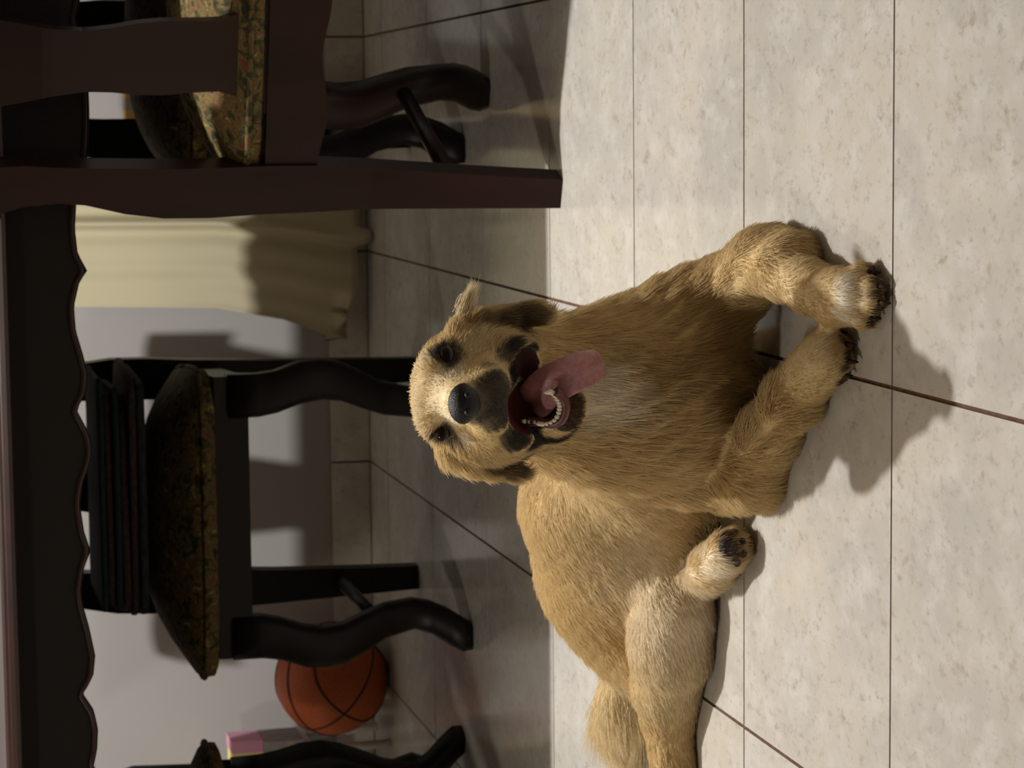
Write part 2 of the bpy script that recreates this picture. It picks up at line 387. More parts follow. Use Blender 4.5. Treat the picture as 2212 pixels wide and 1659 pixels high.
# ---------------------------------------------------------------- basketball
bp = onz(835, 1470); R_B = .124
bc = (float(at(716, 1466, 5.35)[0]), 5.35, R_B)
ball = thing('basketball', 'orange basketball on the floor behind the chair legs near the back wall', 'ball', (bc[0], bc[1], 0))
bm = bmesh.new(); bmesh.ops.create_icosphere(bm, subdivisions=5, radius=R_B)
bmesh.ops.translate(bm, vec=(0, 0, R_B), verts=bm.verts); link('rubber_skin', done(bm, 'rubber_skin', True), M_ball, ball)
Rm = Matrix.Rotation(math.radians(38), 3, 'Y') @ Matrix.Rotation(math.radians(20), 3, 'X') @ Matrix.Rotation(math.radians(25), 3, 'Z')
def seam(f, n=90):
    bm = bmesh.new(); pts = []
    for k in range(n+1):
        v = Vector(f(2*math.pi*k/n)).normalized()*(R_B+.0002); v = Rm @ v; pts.append(v+Vector((0, 0, R_B)))
    tube(bm, pts, .0024, 6); link('seam', done(bm, 'seam', True), M_seam, ball)
seam(lambda a: (math.cos(a), math.sin(a), 0)); seam(lambda a: (math.cos(a), 0, math.sin(a)))
for s in (-1, 1): seam(lambda a, s=s: (.75*math.cos(a)*(1), s*(.62+.18*math.cos(2*a)), .75*math.sin(a)))

# ---------------------------------------------------------------- small things by the back wall
st = thing('low_stool', 'low white stool against the back wall, under the grey carton', 'stool', (-1.455, 5.40, 0))
link('stool_top', boxme('stool_top', (-.10, .10, -.09, .09, .175, .190), bevel=.005), M_white, st)
for sx in (-1, 1):
    for sy in (-1, 1):
        bm = bmesh.new(); tube(bm, [(sx*.09, sy*.08, 0), (sx*.08, sy*.07, .177)], .010, 8); link('leg', done(bm, 'leg', True), M_white, st)
o = link('carton', boxme('carton', (-.075, .075, -.06, .06, 0, .088), bevel=.004), M_grey, None, (-1.425, 5.40, .190)); tag(o, 'small grey carton beside the basketball, below the pink and yellow packet', 'box')
pk = thing('paper_packet', 'pink and pale yellow packet lying on the small grey carton', 'packet', (-1.42, 5.40, .279))
bm = bmesh.new(); box(bm, -.09, .045, -.045, .045, 0, .068); link('packet_body', done(bm, 'packet_body', bevel=.008, seg=3), M_yellow, pk)
bm = bmesh.new(); box(bm, .0455, .072, -.046, .046, .0, .070); link('packet_end', done(bm, 'packet_end', bevel=.008, seg=3), M_pink, pk)
cb = thing('tall_carton', 'narrow tan carton standing at the back wall, seen through the chair back', 'box', (.052, 5.46, 0))
link('carton_body', boxme('carton_body', (-.036, .036, -.03, .03, 0, .538), bevel=.003), M_tan, cb)
link('tape', boxme('tape', (-.012, .012, -.031, .031, .30, .5385)), M_grey, cb)

# ---------------------------------------------------------------- dog
# one continuous body: a smooth union of tapered limbs on a grid, then surfaced
VX = .0042
G0 = np.array([-1.10, 2.33, -.012]); GN = np.array([int(1.12/VX), int(1.35/VX), int(.54/VX)])
field = np.full(GN, 1.0, np.float32)
def sub(lo, hi):
    a = np.maximum(np.floor((np.asarray(lo)-G0)/VX).astype(int), 0); b = np.minimum(np.ceil((np.asarray(hi)-G0)/VX).astype(int)+1, GN)
    ax = [G0[i]+VX*np.arange(a[i], b[i]) for i in range(3)]
    return tuple(slice(a[i], b[i]) for i in range(3)), ax
def blend(sl, d, k, cut=False):
    f = field[sl]
    if cut:
        h = np.maximum(k-np.abs(f+d), 0)/k; field[sl] = np.maximum(f, -d)+h*h*k/4
    else:
        h = np.maximum(k-np.abs(f-d), 0)/k; field[sl] = np.minimum(f, d)-h*h*k/4
def cone(a, b, ra, rb, k=.03, cut=False):
    a, b = np.asarray(a, float), np.asarray(b, float); m = max(ra, rb)+k+.02
    sl, ax = sub(np.minimum(a, b)-m, np.maximum(a, b)+m)
    if min(len(v) for v in ax) == 0: return
    X, Y, Z = np.meshgrid(*ax, indexing='ij'); v = b-a; L2 = float(v@v)+1e-9
    t = np.clip(((X-a[0])*v[0]+(Y-a[1])*v[1]+(Z-a[2])*v[2])/L2, 0, 1)
    d = np.sqrt((X-a[0]-t*v[0])**2+(Y-a[1]-t*v[1])**2+(Z-a[2]-t*v[2])**2)-(ra+(rb-ra)*t)
    blend(sl, d.astype(np.float32), k, cut)
def ell(c, r, k=.03, ang=0.0, cut=False, axes=None):
    """ellipsoid; r = along down, right, depth; ang turns it in the plane facing the viewer"""
    c = np.asarray(c, float); m = max(r)+k+.02; sl, ax = sub(c-m, c+m)
    if axes is None:
        ca, sa = math.cos(ang), math.sin(ang); e0 = D2*ca+R2*sa; e1 = -D2*sa+R2*ca; e2 = FW
    else: e0, e1, e2 = axes
    X, Y, Z = np.meshgrid(*[v for v in ax], indexing='ij'); X = X-c[0]; Y = Y-c[1]; Z = Z-c[2]
    q = [(X*e[0]+Y*e[1]+Z*e[2])/rr for e, rr in zip((e0, e1, e2), r)]
    k0 = np.sqrt(q[0]**2+q[1]**2+q[2]**2)+1e-9
    k1 = np.sqrt((q[0]/r[0])**2+(q[1]/r[1])**2+(q[2]/r[2])**2)+1e-9
    blend(sl, (k0*(k0-1)/k1).astype(np.float32), k, cut)
def P(x, y, Y): return at(x, y, Y)
def px(n, Y): return n*Y/FPX*1.03                     # n photo pixels at depth Y, in scene units
def chain(pts, k=.03):
    """pts = (x, y, Y, radius in pixels)"""
    q = [(P(a, b, c), px(r, c)) for a, b, c, r in pts]
    for (a, ra), (b, rb) in zip(q, q[1:]): cone(a, b, ra, rb, k)
def low(pts, k=.02):
    """limb lying on the floor: pts = (x, y, radius in pixels, lift)"""
    q = []
    for a, b, r, lift in pts:
        z = .03
        for _ in range(5):
            p = onz(a, b, z); rr = r/scl(p); z = rr+lift
        q.append((p, rr))
    for (a, ra), (b, rb) in zip(q, q[1:]): cone(a, b, ra, rb, k)
    return q
# trunk
chain([(1330,880,2.93,165), (1400,930,3.00,190), (1400,1060,3.13,198), (1365,1140,3.18,198), (1350,1230,3.24,170), (1390,1300,3.30,140)], .06)
chain([(1210,850,2.84,150), (1300,860,2.82,165), (1420,860,2.84,172), (1530,870,2.86,128)], .05)      # neck to brisket
ell(P(1250,1090,3.12), (px(120,3.1), px(110,3.1), .10), .06)                                             # withers
# dog's left foreleg, elbow thrown outward
chain([(1380,760,2.87,110), (1490,690,2.84,88), (1590,620,2.80,66)], .05)
qL = low([(1640,566,58,.006), (1695,582,54,.004), (1752,622,44,.006), (1805,640,46,.010)], .03)
cone(P(1570,625,2.80), qL[0][0], px(62,2.8), qL[0][1], .03)
low([(1672,528,30,.0), (1740,560,26,.0)], .03)
low([(1805,642,50,.004), (1845,638,54,.0)], .03)
for y_, x_ in ((588,1876), (620,1898), (655,1900), (690,1880)): low([(1840, 638+(y_-638)*.75, 22, .006), (x_-18, y_, 21, .008), (x_, y_, 17, .0)], .006)
# dog's right foreleg, folded across in front of the chest
chain([(1350,975,2.90,108), (1480,1008,2.87,84), (1580,1030,2.84,66)], .018)
qR = low([(1618,1015,60,.004), (1660,935,54,.006), (1712,862,47,.008), (1755,808,44,.008)], .03)
cone(P(1570,1030,2.85), qR[0][0], px(64,2.85), qR[0][1], .03)
low([(1640,1040,34,0), (1665,980,30,0)], .03)
low([(1755,800,48,.004), (1785,770,56,0)], .03)
for y_, x_ in ((722,1806), (748,1826), (782,1832), (812,1818)): low([(1770, 768+(y_-768)*.75, 22, .006), (x_-18, y_, 20, .008), (x_, y_, 16, 0)], .006)
# haunch and hind leg
chain([(1345,1240,3.30,126), (1385,1300,3.27,122), (1420,1360,3.24,105), (1440,1440,3.20,76)], .06)
low([(1462,1320,80,.0), (1450,1400,78,.0), (1440,1490,62,.002), (1445,1560,43,.004), (1455,1650,36,.004), (1475,1760,34,.0), (1490,1800,36,0)], .035)
chain([(1322,1325,3.38,80), (1345,1385,3.38,56)], .05)
# the other hind foot showing its sole from under the belly
low([(1500,1262,34,.004), (1540,1225,42,.008), (1572,1190,42,.010)], .02)
for y_, x_ in ((1150,1590), (1172,1602), (1198,1604), (1220,1592)): low([(1570, 1185+(y_-1185)*.6, 18, .012), (x_-3, y_, 15, .010)], .008)
# tail
tq = low([(1350,1390,48,.02), (1358,1450,38,.008), (1352,1510,46,.004), (1350,1555,38,.0), (1355,1585,18,0)], .03)
# head: skull, cheeks, muzzle, jaw
YH = 2.70
ell(P(1000,843,YH), (px(92,YH), px(118,YH), .080), .03)
ell(P(955,850,YH+.01), (px(50,YH), px(92,YH), .055), .03)
ell(P(1070,765,YH-.005), (px(88,YH), px(66,YH), .060), .035)
ell(P(1065,945,YH-.005), (px(85,YH), px(56,YH), .060), .035)
cone(P(1130,840,2.74), P(1230,850,2.79), px(125,YH), px(135,YH), .04)
cone(P(1000,855,2.655), P(1012,868,2.575), px(56,2.6), px(42,2.56), .025)      # bridge
cone(P(1062,815,2.645), P(1062,838,2.590), px(46,2.6), px(38,2.58), .02)       # upper lips
cone(P(1062,915,2.645), P(1062,898,2.590), px(46,2.6), px(38,2.58), .02)
cone(P(1075,775,2.665), P(1120,768,2.665), px(40,2.6), px(22,2.6), .02)        # hanging lip corners
cone(P(1085,935,2.640), P(1130,940,2.640), px(36,2.6), px(26,2.6), .02)
ell(P(942,795,2.665), (px(22,2.66), px(34,2.66), .022), .02, .3)                # brows
ell(P(932,905,2.665), (px(20,2.66), px(30,2.66), .022), .02, -.3)
cone(P(1165,850,2.72), P(1222,882,2.635), px(62,2.7), px(36,2.63), .02)        # lower jaw
cone(P(1170,920,2.70), P(1222,890,2.635), px(36,2.7), px(34,2.63), .015)
cone(P(1165,800,2.70), P(1220,868,2.635), px(36,2.7), px(34,2.63), .015)
ell(P(1150,880,2.610), (px(56,2.62), px(58,2.62), .070), .010, cut=True)         # open mouth
cone(P(1118,770,2.620), P(1150,850,2.605), px(23,2.62), px(40,2.62), .010, cut=True)
ell(P(968,772,2.632), (px(16,2.65), px(26,2.65), .012), .008, cut=True)          # eye sockets
ell(P(958,930,2.632), (px(16,2.65), px(24,2.65), .012), .008, cut=True)
# ears: thin flaps hanging at the sides
for pts in (((990,718,2.705,22,24,.016), (1040,694,2.70,34,24,.014), (1095,683,2.695,38,22,.012), (1145,678,2.69,32,24,.010), (1168,680,2.69,16,16,.008)),
            ((968,972,2.715,24,24,.016), (1010,994,2.715,34,20,.014), (1060,1010,2.71,36,20,.012), (1105,1018,2.705,30,18,.010))):
    for (a, b, c, rx, ry, rz) in pts: ell(P(a, b, c), (px(rx, c), px(ry, c), rz*2.2), .012)
# flatten against the floor
zz_ = G0[2]+VX*np.arange(GN[2]); field[:] = np.maximum(field, (.0012-zz_)[None, None, :].astype(np.float32))

def surface(f):
    s = f < 0
    c = np.zeros(tuple(np.array(f.shape)-1), np.int8)
    for i in (0, 1):
        for j in (0, 1):
            for k in (0, 1): c += s[i:f.shape[0]-1+i, j:f.shape[1]-1+j, k:f.shape[2]-1+k]
    act = (c > 0) & (c < 8); idx = np.argwhere(act); ids = np.full(act.shape, -1, np.int64); ids[act] = np.arange(len(idx))
    acc = np.zeros((len(idx), 3)); cnt = np.zeros(len(idx))
    cor = [(i, j, k) for i in (0, 1) for j in (0, 1) for k in (0, 1)]
    val = {q: f[idx[:, 0]+q[0], idx[:, 1]+q[1], idx[:, 2]+q[2]] for q in cor}
    for p in cor:
        for ax in range(3):
            if p[ax]: continue
            q = list(p); q[ax] = 1; q = tuple(q); a, b = val[p], val[q]; m = (a < 0) != (b < 0)
            t = np.where(m, a/np.where(m, a-b, 1), 0); pt = np.array(p, float)[None, :].repeat(len(idx), 0); pt[:, ax] = t
            acc[m] += pt[m]; cnt[m] += 1
    V = G0+VX*(idx+acc/cnt[:, None]); quads = []
    for ax in range(3):
        b1, b2 = (ax+1) % 3, (ax+2) % 3
        lo = s.take(range(s.shape[ax]-1), ax); hi = s.take(range(1, s.shape[ax]), ax); e = np.argwhere(lo != hi)
        e = e[(e[:, b1] > 0) & (e[:, b2] > 0) & (e[:, b1] < f.shape[b1]-1) & (e[:, b2] < f.shape[b2]-1)]
        ins = lo[tuple(e.T)]
        def g(d1, d2):
            q = e.copy(); q[:, b1] -= d1; q[:, b2] -= d2; return ids[tuple(q.T)]
        Q = np.stack([g(1, 1), g(0, 1), g(0, 0), g(1, 0)], 1); Q[~ins] = Q[~ins][:, ::-1]; quads.append(Q)
    return V, np.concatenate(quads)
V, Q = surface(field); Q = Q[(Q >= 0).all(1)]
# keep the largest connected piece, then smooth a little
me = bpy.data.meshes.new('dog_body'); me.from_pydata(V.tolist(), [], Q.tolist()); me.update()
bm = bmesh.new(); bm.from_mesh(me); seen = set(); best = []
bm.verts.ensure_lookup_table()
for v in bm.verts:
    if v.index in seen: continue
    st_, comp = [v], []; seen.add(v.index)
    while st_:
        a = st_.pop(); comp.append(a)
        for e in a.link_edges:
            b = e.other_vert(a)
            if b.index not in seen: seen.add(b.index); st_.append(b)
    if len(comp) > len(best): best = comp
keep = set(v.index for v in best); bmesh.ops.delete(bm, geom=[v for v in bm.verts if v.index not in keep], context='VERTS')
for _ in range(2): bmesh.ops.smooth_vert(bm, verts=bm.verts, factor=.5, use_axis_x=True, use_axis_y=True, use_axis_z=True)
bm.to_mesh(me); bm.free(); me.shade_smooth()
nv = len(me.vertices); V = np.empty(nv*3); me.vertices.foreach_get('co', V); V = V.reshape(-1, 3)
NRM = np.empty(nv*3); me.vertices.foreach_get('normal', NRM); NRM = NRM.reshape(-1, 3)
bvh = BVHTree.FromPolygons([tuple(v) for v in V], [tuple(p.vertices) for p in me.polygons])
def hit(x, y):
    d = Vector(ray(x, y)).normalized(); r = bvh.ray_cast(Vector(CAMP), d)
    return (np.array(r[0]), np.array(r[1])) if r[0] else (at(x, y, 2.7), -FW)

# coat colours: patches on the golden base, painted ear shade included
GOLD, PALE, WHITE = (.66, .505, .265), (.78, .67, .45), (.83, .76, .63)
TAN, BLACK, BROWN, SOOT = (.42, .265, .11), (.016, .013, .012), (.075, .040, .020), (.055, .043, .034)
base = np.array(GOLD)
def smooth01(t): t = np.clip(t, 0, 1); return t*t*(3-2*t)
# x, y in the photo to find the spot on the coat, radius (units), colour, softness, strength
SPOTS = [(1300,1120,.16,PALE,.9,.5), (1430,1340,.16,WHITE,.9,.75), (1440,1500,.10,PALE,.8,.8), (1340,1500,.10,PALE,.8,.9), (1340,1590,.08,PALE,.8,.9), (1640,800,.05,TAN,.8,.4),
 (1285,860,.06,WHITE,.7,.85), (1340,870,.05,WHITE,.9,.5), (930,850,.07,PALE,.8,.6), (1020,740,.03,PALE,.8,.5),
 (1450,800,.05,TAN,.9,.35), (1380,800,.035,TAN,.9,.4), (1700,650,.05,PALE,.9,.4),
 (1825,650,.022,WHITE,.7,.95), (1822,612,.020,WHITE,.7,.95), (1820,685,.020,WHITE,.7,.9), (1850,640,.02,PALE,.8,.8), (1540,1235,.04,WHITE,.8,.8), (1555,1215,.03,WHITE,.8,.6), (1770,745,.022,PALE,.8,.7),
 (985,800,.018,WHITE,.8,.5), (972,905,.016,WHITE,.8,.7), (1000,945,.018,WHITE,.8,.5), (960,860,.014,WHITE,.8,.7),
 (1050,868,.034,SOOT,.5,.9), (1065,830,.026,SOOT,.6,.8), (1065,905,.026,SOOT,.6,.8), (1050,790,.014,SOOT,.8,.5), (1092,768,.018,BLACK,.6,.8), (1085,860,.034,SOOT,.6,.9), (1098,850,.024,BLACK,.6,.8), (1092,890,.026,SOOT,.6,.9), (1090,820,.024,SOOT,.6,.8), (1240,880,.026,BROWN,.5,.95), (1225,850,.016,BROWN,.5,.9), (1120,950,.024,BLACK,.5,.95), (1150,955,.020,BLACK,.5,.95),
 (1095,930,.018,SOOT,.6,.9), (1235,900,.020,BROWN,.5,.95), (1220,925,.018,BLACK,.5,.9), (1245,870,.014,BROWN,.6,.8), (1200,945,.018,BLACK,.5,.9), (1190,800,.012,BLACK,.6,.7), (1150,760,.018,BLACK,.4,.9), (1110,750,.014,BLACK,.4,.9), (1130,800,.016,BLACK,.5,.9), (1110,812,.020,BLACK,.5,1), (1135,830,.018,BLACK,.5,1), (1150,935,.016,BLACK,.5,.95), (1175,950,.014,BLACK,.5,.9),
 (968,770,.021,BLACK,.5,.95), (960,932,.020,BLACK,.5,.95), (930,745,.010,TAN,.8,.5),
 (1100,690,.024,BROWN,.5,.7), (1140,688,.024,BROWN,.5,.8), (1050,692,.018,BROWN,.5,.7), (1010,700,.012,TAN,.6,.7), (1090,1008,.022,BROWN,.5,.7), (1060,1005,.016,BROWN,.6,.6), (1120,1015,.016,BROWN,.6,.6)]  # ear spots: inner-ear brown with the shade inside the flaps painted in
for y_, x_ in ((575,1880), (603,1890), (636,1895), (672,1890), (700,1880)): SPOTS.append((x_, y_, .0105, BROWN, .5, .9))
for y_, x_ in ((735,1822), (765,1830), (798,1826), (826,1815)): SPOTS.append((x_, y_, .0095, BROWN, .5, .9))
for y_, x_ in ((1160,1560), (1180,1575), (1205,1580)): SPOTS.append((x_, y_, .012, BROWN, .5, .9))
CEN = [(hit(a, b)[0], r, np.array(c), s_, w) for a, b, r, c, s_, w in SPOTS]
MOUTH = [(P(1150,880,2.645), .050)]
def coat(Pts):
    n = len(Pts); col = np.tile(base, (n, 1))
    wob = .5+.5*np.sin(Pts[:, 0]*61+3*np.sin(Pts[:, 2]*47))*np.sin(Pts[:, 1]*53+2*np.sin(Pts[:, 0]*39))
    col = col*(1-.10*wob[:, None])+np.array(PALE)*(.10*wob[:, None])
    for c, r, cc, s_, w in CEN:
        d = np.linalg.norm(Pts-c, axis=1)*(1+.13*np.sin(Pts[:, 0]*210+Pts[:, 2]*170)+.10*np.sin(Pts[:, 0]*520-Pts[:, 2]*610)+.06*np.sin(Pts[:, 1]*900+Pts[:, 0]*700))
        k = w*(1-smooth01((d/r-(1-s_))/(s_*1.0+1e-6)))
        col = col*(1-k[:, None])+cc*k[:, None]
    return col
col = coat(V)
# inside of the mouth
for c, r in MOUTH:
    d = np.linalg.norm(V-c, axis=1); fwd = NRM@FW
    q = (V-P(1152,878,2.62)); lx, ly, lz = q@D2, q@R2, q@FW
    k = ((lx/px(60,2.62))**2+(ly/px(62,2.62))**2+((lz-.0)/.074)**2 < 1.06) & (V[:, 2] > 0)
    col[k] = (.075, .018, .016)
    q = (V-P(1140,785,2.64)); lx, ly, lz = q@D2, q@R2, q@FW
    k = ((lx/px(32,2.62))**2+(ly/px(36,2.62))**2+(lz/.048)**2 < 1.06); col[k] = (.03, .010, .010)
at_ = me.color_attributes.new('coat', 'FLOAT_COLOR', 'POINT'); at_.data.foreach_set('color', np.hstack([col, np.ones((nv, 1))]).astype(np.float32).ravel())
def attr_mat(name, rough, spec, gain=1.0):
    m = bpy.data.materials.new(name); m.use_nodes = True; n, l = nodes_of(m); b = n['Principled BSDF']
    a = n.new('ShaderNodeAttribute'); a.attribute_name = 'coat'; l.new(a.outputs['Color'], b.inputs['Base Color'])
    b.inputs['Roughness'].default_value = rough; b.inputs['Specular IOR Level'].default_value = spec; return m
M_skin = attr_mat('dog_coat_ground', .8, .15); M_fur = attr_mat('dog_fur_strand', .55, .25)
_n, _l = nodes_of(M_fur); _t = _n.new('ShaderNodeBsdfTranslucent'); _m = _n.new('ShaderNodeMixShader'); _m.inputs[0].default_value = .32
_a = [k for k in _n if k.type == 'ATTRIBUTE'][0]; _o = _n['Material Output']
_l.new(_a.outputs['Color'], _t.inputs[0]); _l.new(_n['Principled BSDF'].outputs[0], _m.inputs[1]); _l.new(_t.outputs[0], _m.inputs[2]); _l.new(_m.outputs[0], _o.inputs[0])
dog = thing('dog', 'golden young dog lying on the pale tiles with its tongue hanging out', 'dog', tuple(np.array([-.45, 2.9, 0])))
DL = np.array([-.45, 2.9, 0.0])
me.transform(Matrix.Translation(Vector(-DL)))
body = link('body', me, M_skin, dog)

# fur: real strands combed along the body
NH = 230000
tri_me = bpy.data.meshes.new('t'); 
polys = np.array([list(p.vertices) for p in me.polygons]); A_, B_, C_, D_ = [V[polys[:, i]] for i in range(4)]
area = .5*np.linalg.norm(np.cross(C_-A_, D_-B_), axis=1); cen = (A_+B_+C_+D_)/4
bpy.data.meshes.remove(tri_me)
nf = np.cross(C_-A_, D_-B_); nf /= np.linalg.norm(nf, axis=1)[:, None]+1e-12
ok = (cen[:, 2] > .004)
tocam = CAMP-cen; tocam /= np.linalg.norm(tocam, axis=1)[:, None]; face_w = np.where((nf*tocam).sum(1) > -.35, 1.0, .30)*ok
hd = cen-P(1020, 850, 2.66); headw = np.exp(-(np.linalg.norm(hd, axis=1)/.12)**2); face_w = face_w*(1+1.6*headw)
pr = area*face_w; pr /= pr.sum(); fi = rng.choice(len(pr), NH, p=pr)
u = rng.random((NH, 1)); v = rng.random((NH, 1))
root = (A_[fi]*(1-u)+B_[fi]*u)*(1-v)+(D_[fi]*(1-u)+C_[fi]*u)*v
vn = NRM[polys[fi, 0]]
def w_(dx, dy, dz=0.0):                             # direction given as photo right, photo down, away
    d = D2*dx-R2*dy+FW*dz; return d/np.linalg.norm(d)
FLOW = [((1000,850,2.60), (-1,0,.6)), ((940,850,2.66), (-1,.0,.9)), ((905,850,2.72), (-.5,0,1)), ((950,720,2.72), (.2,-1,.6)), ((940,990,2.74), (.3,1,.5)), ((1060,740,2.68), (.7,-.7,.6)), ((1060,970,2.68), (.7,.7,.6)),
 ((1060,860,2.60), (.5,0,.5)), ((1040,790,2.63), (.3,-.8,.5)), ((1040,930,2.63), (.3,.8,.5)),
 ((1100,690,2.68), (1,.0,0)), ((1090,1010,2.70), (1,.1,0)), ((1240,760,2.78), (1,.1,0)), ((1300,860,2.76), (1,.05,-.1)), ((1250,960,2.80), (1,.1,0)), ((1400,860,2.74), (1,.0,-.1)), ((1560,860,2.76), (1,-.1,0)),
 ((1420,720,2.80), (1,-.5,0)), ((1550,620,2.78), (1,-.6,0)), ((1700,600,2.68), (1,.5,-.4)), ((1850,640,2.48), (1,0,-.4)), ((1430,990,2.86), (1,.2,0)), ((1580,1040,2.82), (1,.1,0)), ((1650,900,2.70), (.6,-.8,-.3)), ((1800,770,2.55), (.9,-.4,-.3)),
 ((1150,1060,3.00), (.15,1,.5)), ((1200,1180,3.05), (.5,1,.4)), ((1350,1100,3.00), (.5,1,.3)), ((1500,1100,2.98), (.5,.9,.1)), ((1330,1280,3.10), (.5,1,.2)), ((1420,1260,3.04), (.5,1,0)), ((1450,1360,3.04), (.25,1,.1)), ((1440,1500,3.10), (.1,1,.1)), ((1450,1640,3.12), (.1,1,0)),
 ((1350,1400,3.34), (.1,1,.1)), ((1345,1500,3.38), (-.12,1,.0)), ((1345,1600,3.40), (.1,1,0)), ((1550,1220,2.92), (.9,-.4,0))]
fp = np.array([P(*a) for a, b in FLOW]); fd = np.array([w_(*b) for a, b in FLOW])
# length control points (units)
LEN = [((1010,865,2.56), .0025, .045), ((1000,850,2.62), .005, .05), ((910,850,2.70), .016, .05), ((930,760,2.70), .014, .04), ((930,940,2.70), .014, .04), ((960,1000,2.73), .026, .03), ((980,690,2.72), .010, .03), ((1100,690,2.68), .012, .04), ((1090,1010,2.70), .014, .04), ((1150,760,2.68), .004, .025), ((1150,940,2.65), .003, .03), ((1235,890,2.64), .003, .03), ((1150,870,2.66), .001, .035),
 ((1300,860,2.75), .024, .10), ((1450,850,2.76), .024, .10), ((1580,860,2.78), .020, .08), ((1400,700,2.82), .016, .08), ((1600,600,2.78), .012, .06), ((1720,540,2.68), .018, .04), ((1720,620,2.64), .009, .05), ((1860,640,2.47), .0065, .06), ((1620,930,2.74), .009, .06), ((1670,1030,2.78), .022, .05), ((1800,770,2.55), .005, .05),
 ((1200,1130,3.04), .013, .15), ((1400,1110,3.0), .014, .12), ((1420,1300,3.06), .015, .10), ((1500,1340,3.03), .012, .06), ((1440,1550,3.1), .012, .08), ((1350,1420,3.34), .03, .05), ((1345,1520,3.38), .058, .06), ((1345,1600,3.40), .046, .05), ((1560,1210,2.92), .008, .05)]
lp = np.array([P(*a) for a, _, _ in LEN]); lv = np.array([b for _, b, _ in LEN]); ls = np.array([c for _, _, c in LEN])
dirs = np.empty((NH, 3)); ln = np.empty(NH)
for a in range(0, NH, 20000):
    q = root[a:a+20000]; d = ((q[:, None, :]-fp[None])**2).sum(2); w = 1/(d+2e-4)**2; dirs[a:a+20000] = (w@fd)/w.sum(1)[:, None]
    d = ((q[:, None, :]-lp[None])**2).sum(2); w = np.exp(-d/(2*(ls[None]*.55)**2))+1e-5/(d+1e-3); ln[a:a+20000] = (w@lv)/w.sum(1)
dirs -= vn*(dirs*vn).sum(1)[:, None]; dirs /= np.linalg.norm(dirs, axis=1)[:, None]+1e-9
jit = rng.normal(0, 1, (NH, 3)); clump = np.stack([np.sin(root@np.array(k)+ph) for k, ph in (((190, 70, 120), 0), ((60, 210, 90), 2), ((110, 50, 230), 4))], 1)
ang = .32+.10*rng.random((NH, 1))
ln = ln*(.65+.6*rng.random(NH))
shag = np.exp(-(np.linalg.norm(root-P(1420,850,2.76), axis=1)/.16)**2)[:, None]
f_ = dirs*np.cos(ang)+vn*np.sin(ang)+jit*.09+clump*(.07+.22*shag); f_ /= np.linalg.norm(f_, axis=1)[:, None]
NP = 4; ts = np.linspace(0, 1, NP); pos = np.empty((NH, NP, 3))
bend = dirs*.35-vn*.20+np.array([0, 0, -.22])
for k, t in enumerate(ts): pos[:, k] = root-vn*.0006+(f_*t+bend*t*t*.5)*ln[:, None]
pos[..., 2] = np.maximum(pos[..., 2], .0012)
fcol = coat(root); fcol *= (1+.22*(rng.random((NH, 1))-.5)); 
tipl = np.clip(ln/.03, 0, 1)[:, None]; fcol = np.clip(fcol*(1+.10*tipl), 0, .95)
q1 = root-P(1152,878,2.62); in_m = ((q1@D2/px(62,2.62))**2+(q1@R2/px(64,2.62))**2+(q1@FW/.076)**2 < 1.08)
q1 = root-P(1140,785,2.64); in_m |= ((q1@D2/px(34,2.62))**2+(q1@R2/px(38,2.62))**2+(q1@FW/.05)**2 < 1.08)
for ex, ey in ((968,772), (958,930)):
    in_m |= np.linalg.norm(root-hit(ex, ey)[0], axis=1) < .0115
in_m |= np.linalg.norm(root-hit(1003, 872)[0], axis=1) < .016
kp = ~in_m; pos, fcol = pos[kp], fcol[kp]
def hair(name, pos, colr, r0, parent, m):
    n, k_, _ = pos.shape; hc = bpy.data.hair_curves.new(name); hc.add_curves([k_]*n)
    hc.attributes['position'].data.foreach_set('vector', ((pos-DL)*S).astype(np.float32).ravel())
    ra = hc.attributes.get('radius') or hc.attributes.new('radius', 'FLOAT', 'POINT')
    ra.data.foreach_set('value', np.tile(np.linspace(1, .15, k_)*r0*S, n).astype(np.float32))
    ca = hc.attributes.new('coat', 'FLOAT_COLOR', 'CURVE'); ca.data.foreach_set('color', np.hstack([colr, np.ones((n, 1))]).astype(np.float32).ravel())
    hc.materials.append(m); o = bpy.data.objects.new(name, hc); C.objects.link(o); o.parent = parent; return o
fur = hair('fur', pos, fcol, .00055, dog, M_fur); fur['kind'] = 'stuff'
# the loose tuft that stands off the side of the head
nt = 360; base_p = hit(1000, 688)[0]; ta = rng.normal(0, 1, (nt, 3))*np.array([.005, .005, .005])
tip = P(1024, 612, 2.74); tp_ = np.empty((nt, 5, 3))
for k, t in enumerate(np.linspace(0, 1, 5)):
    tp_[:, k] = base_p+ta*(1-.55*t)+(tip-base_p)*t*(.55+.5*rng.random((nt, 1)))+rng.normal(0, 1, (nt, 3))*.0030*t
tc_ = np.tile(np.array(PALE), (nt, 1))*(1+.2*(rng.random((nt, 1))-.5)); o = hair('fur_tuft', tp_, tc_, .0004, dog, M_fur); o['kind'] = 'stuff'

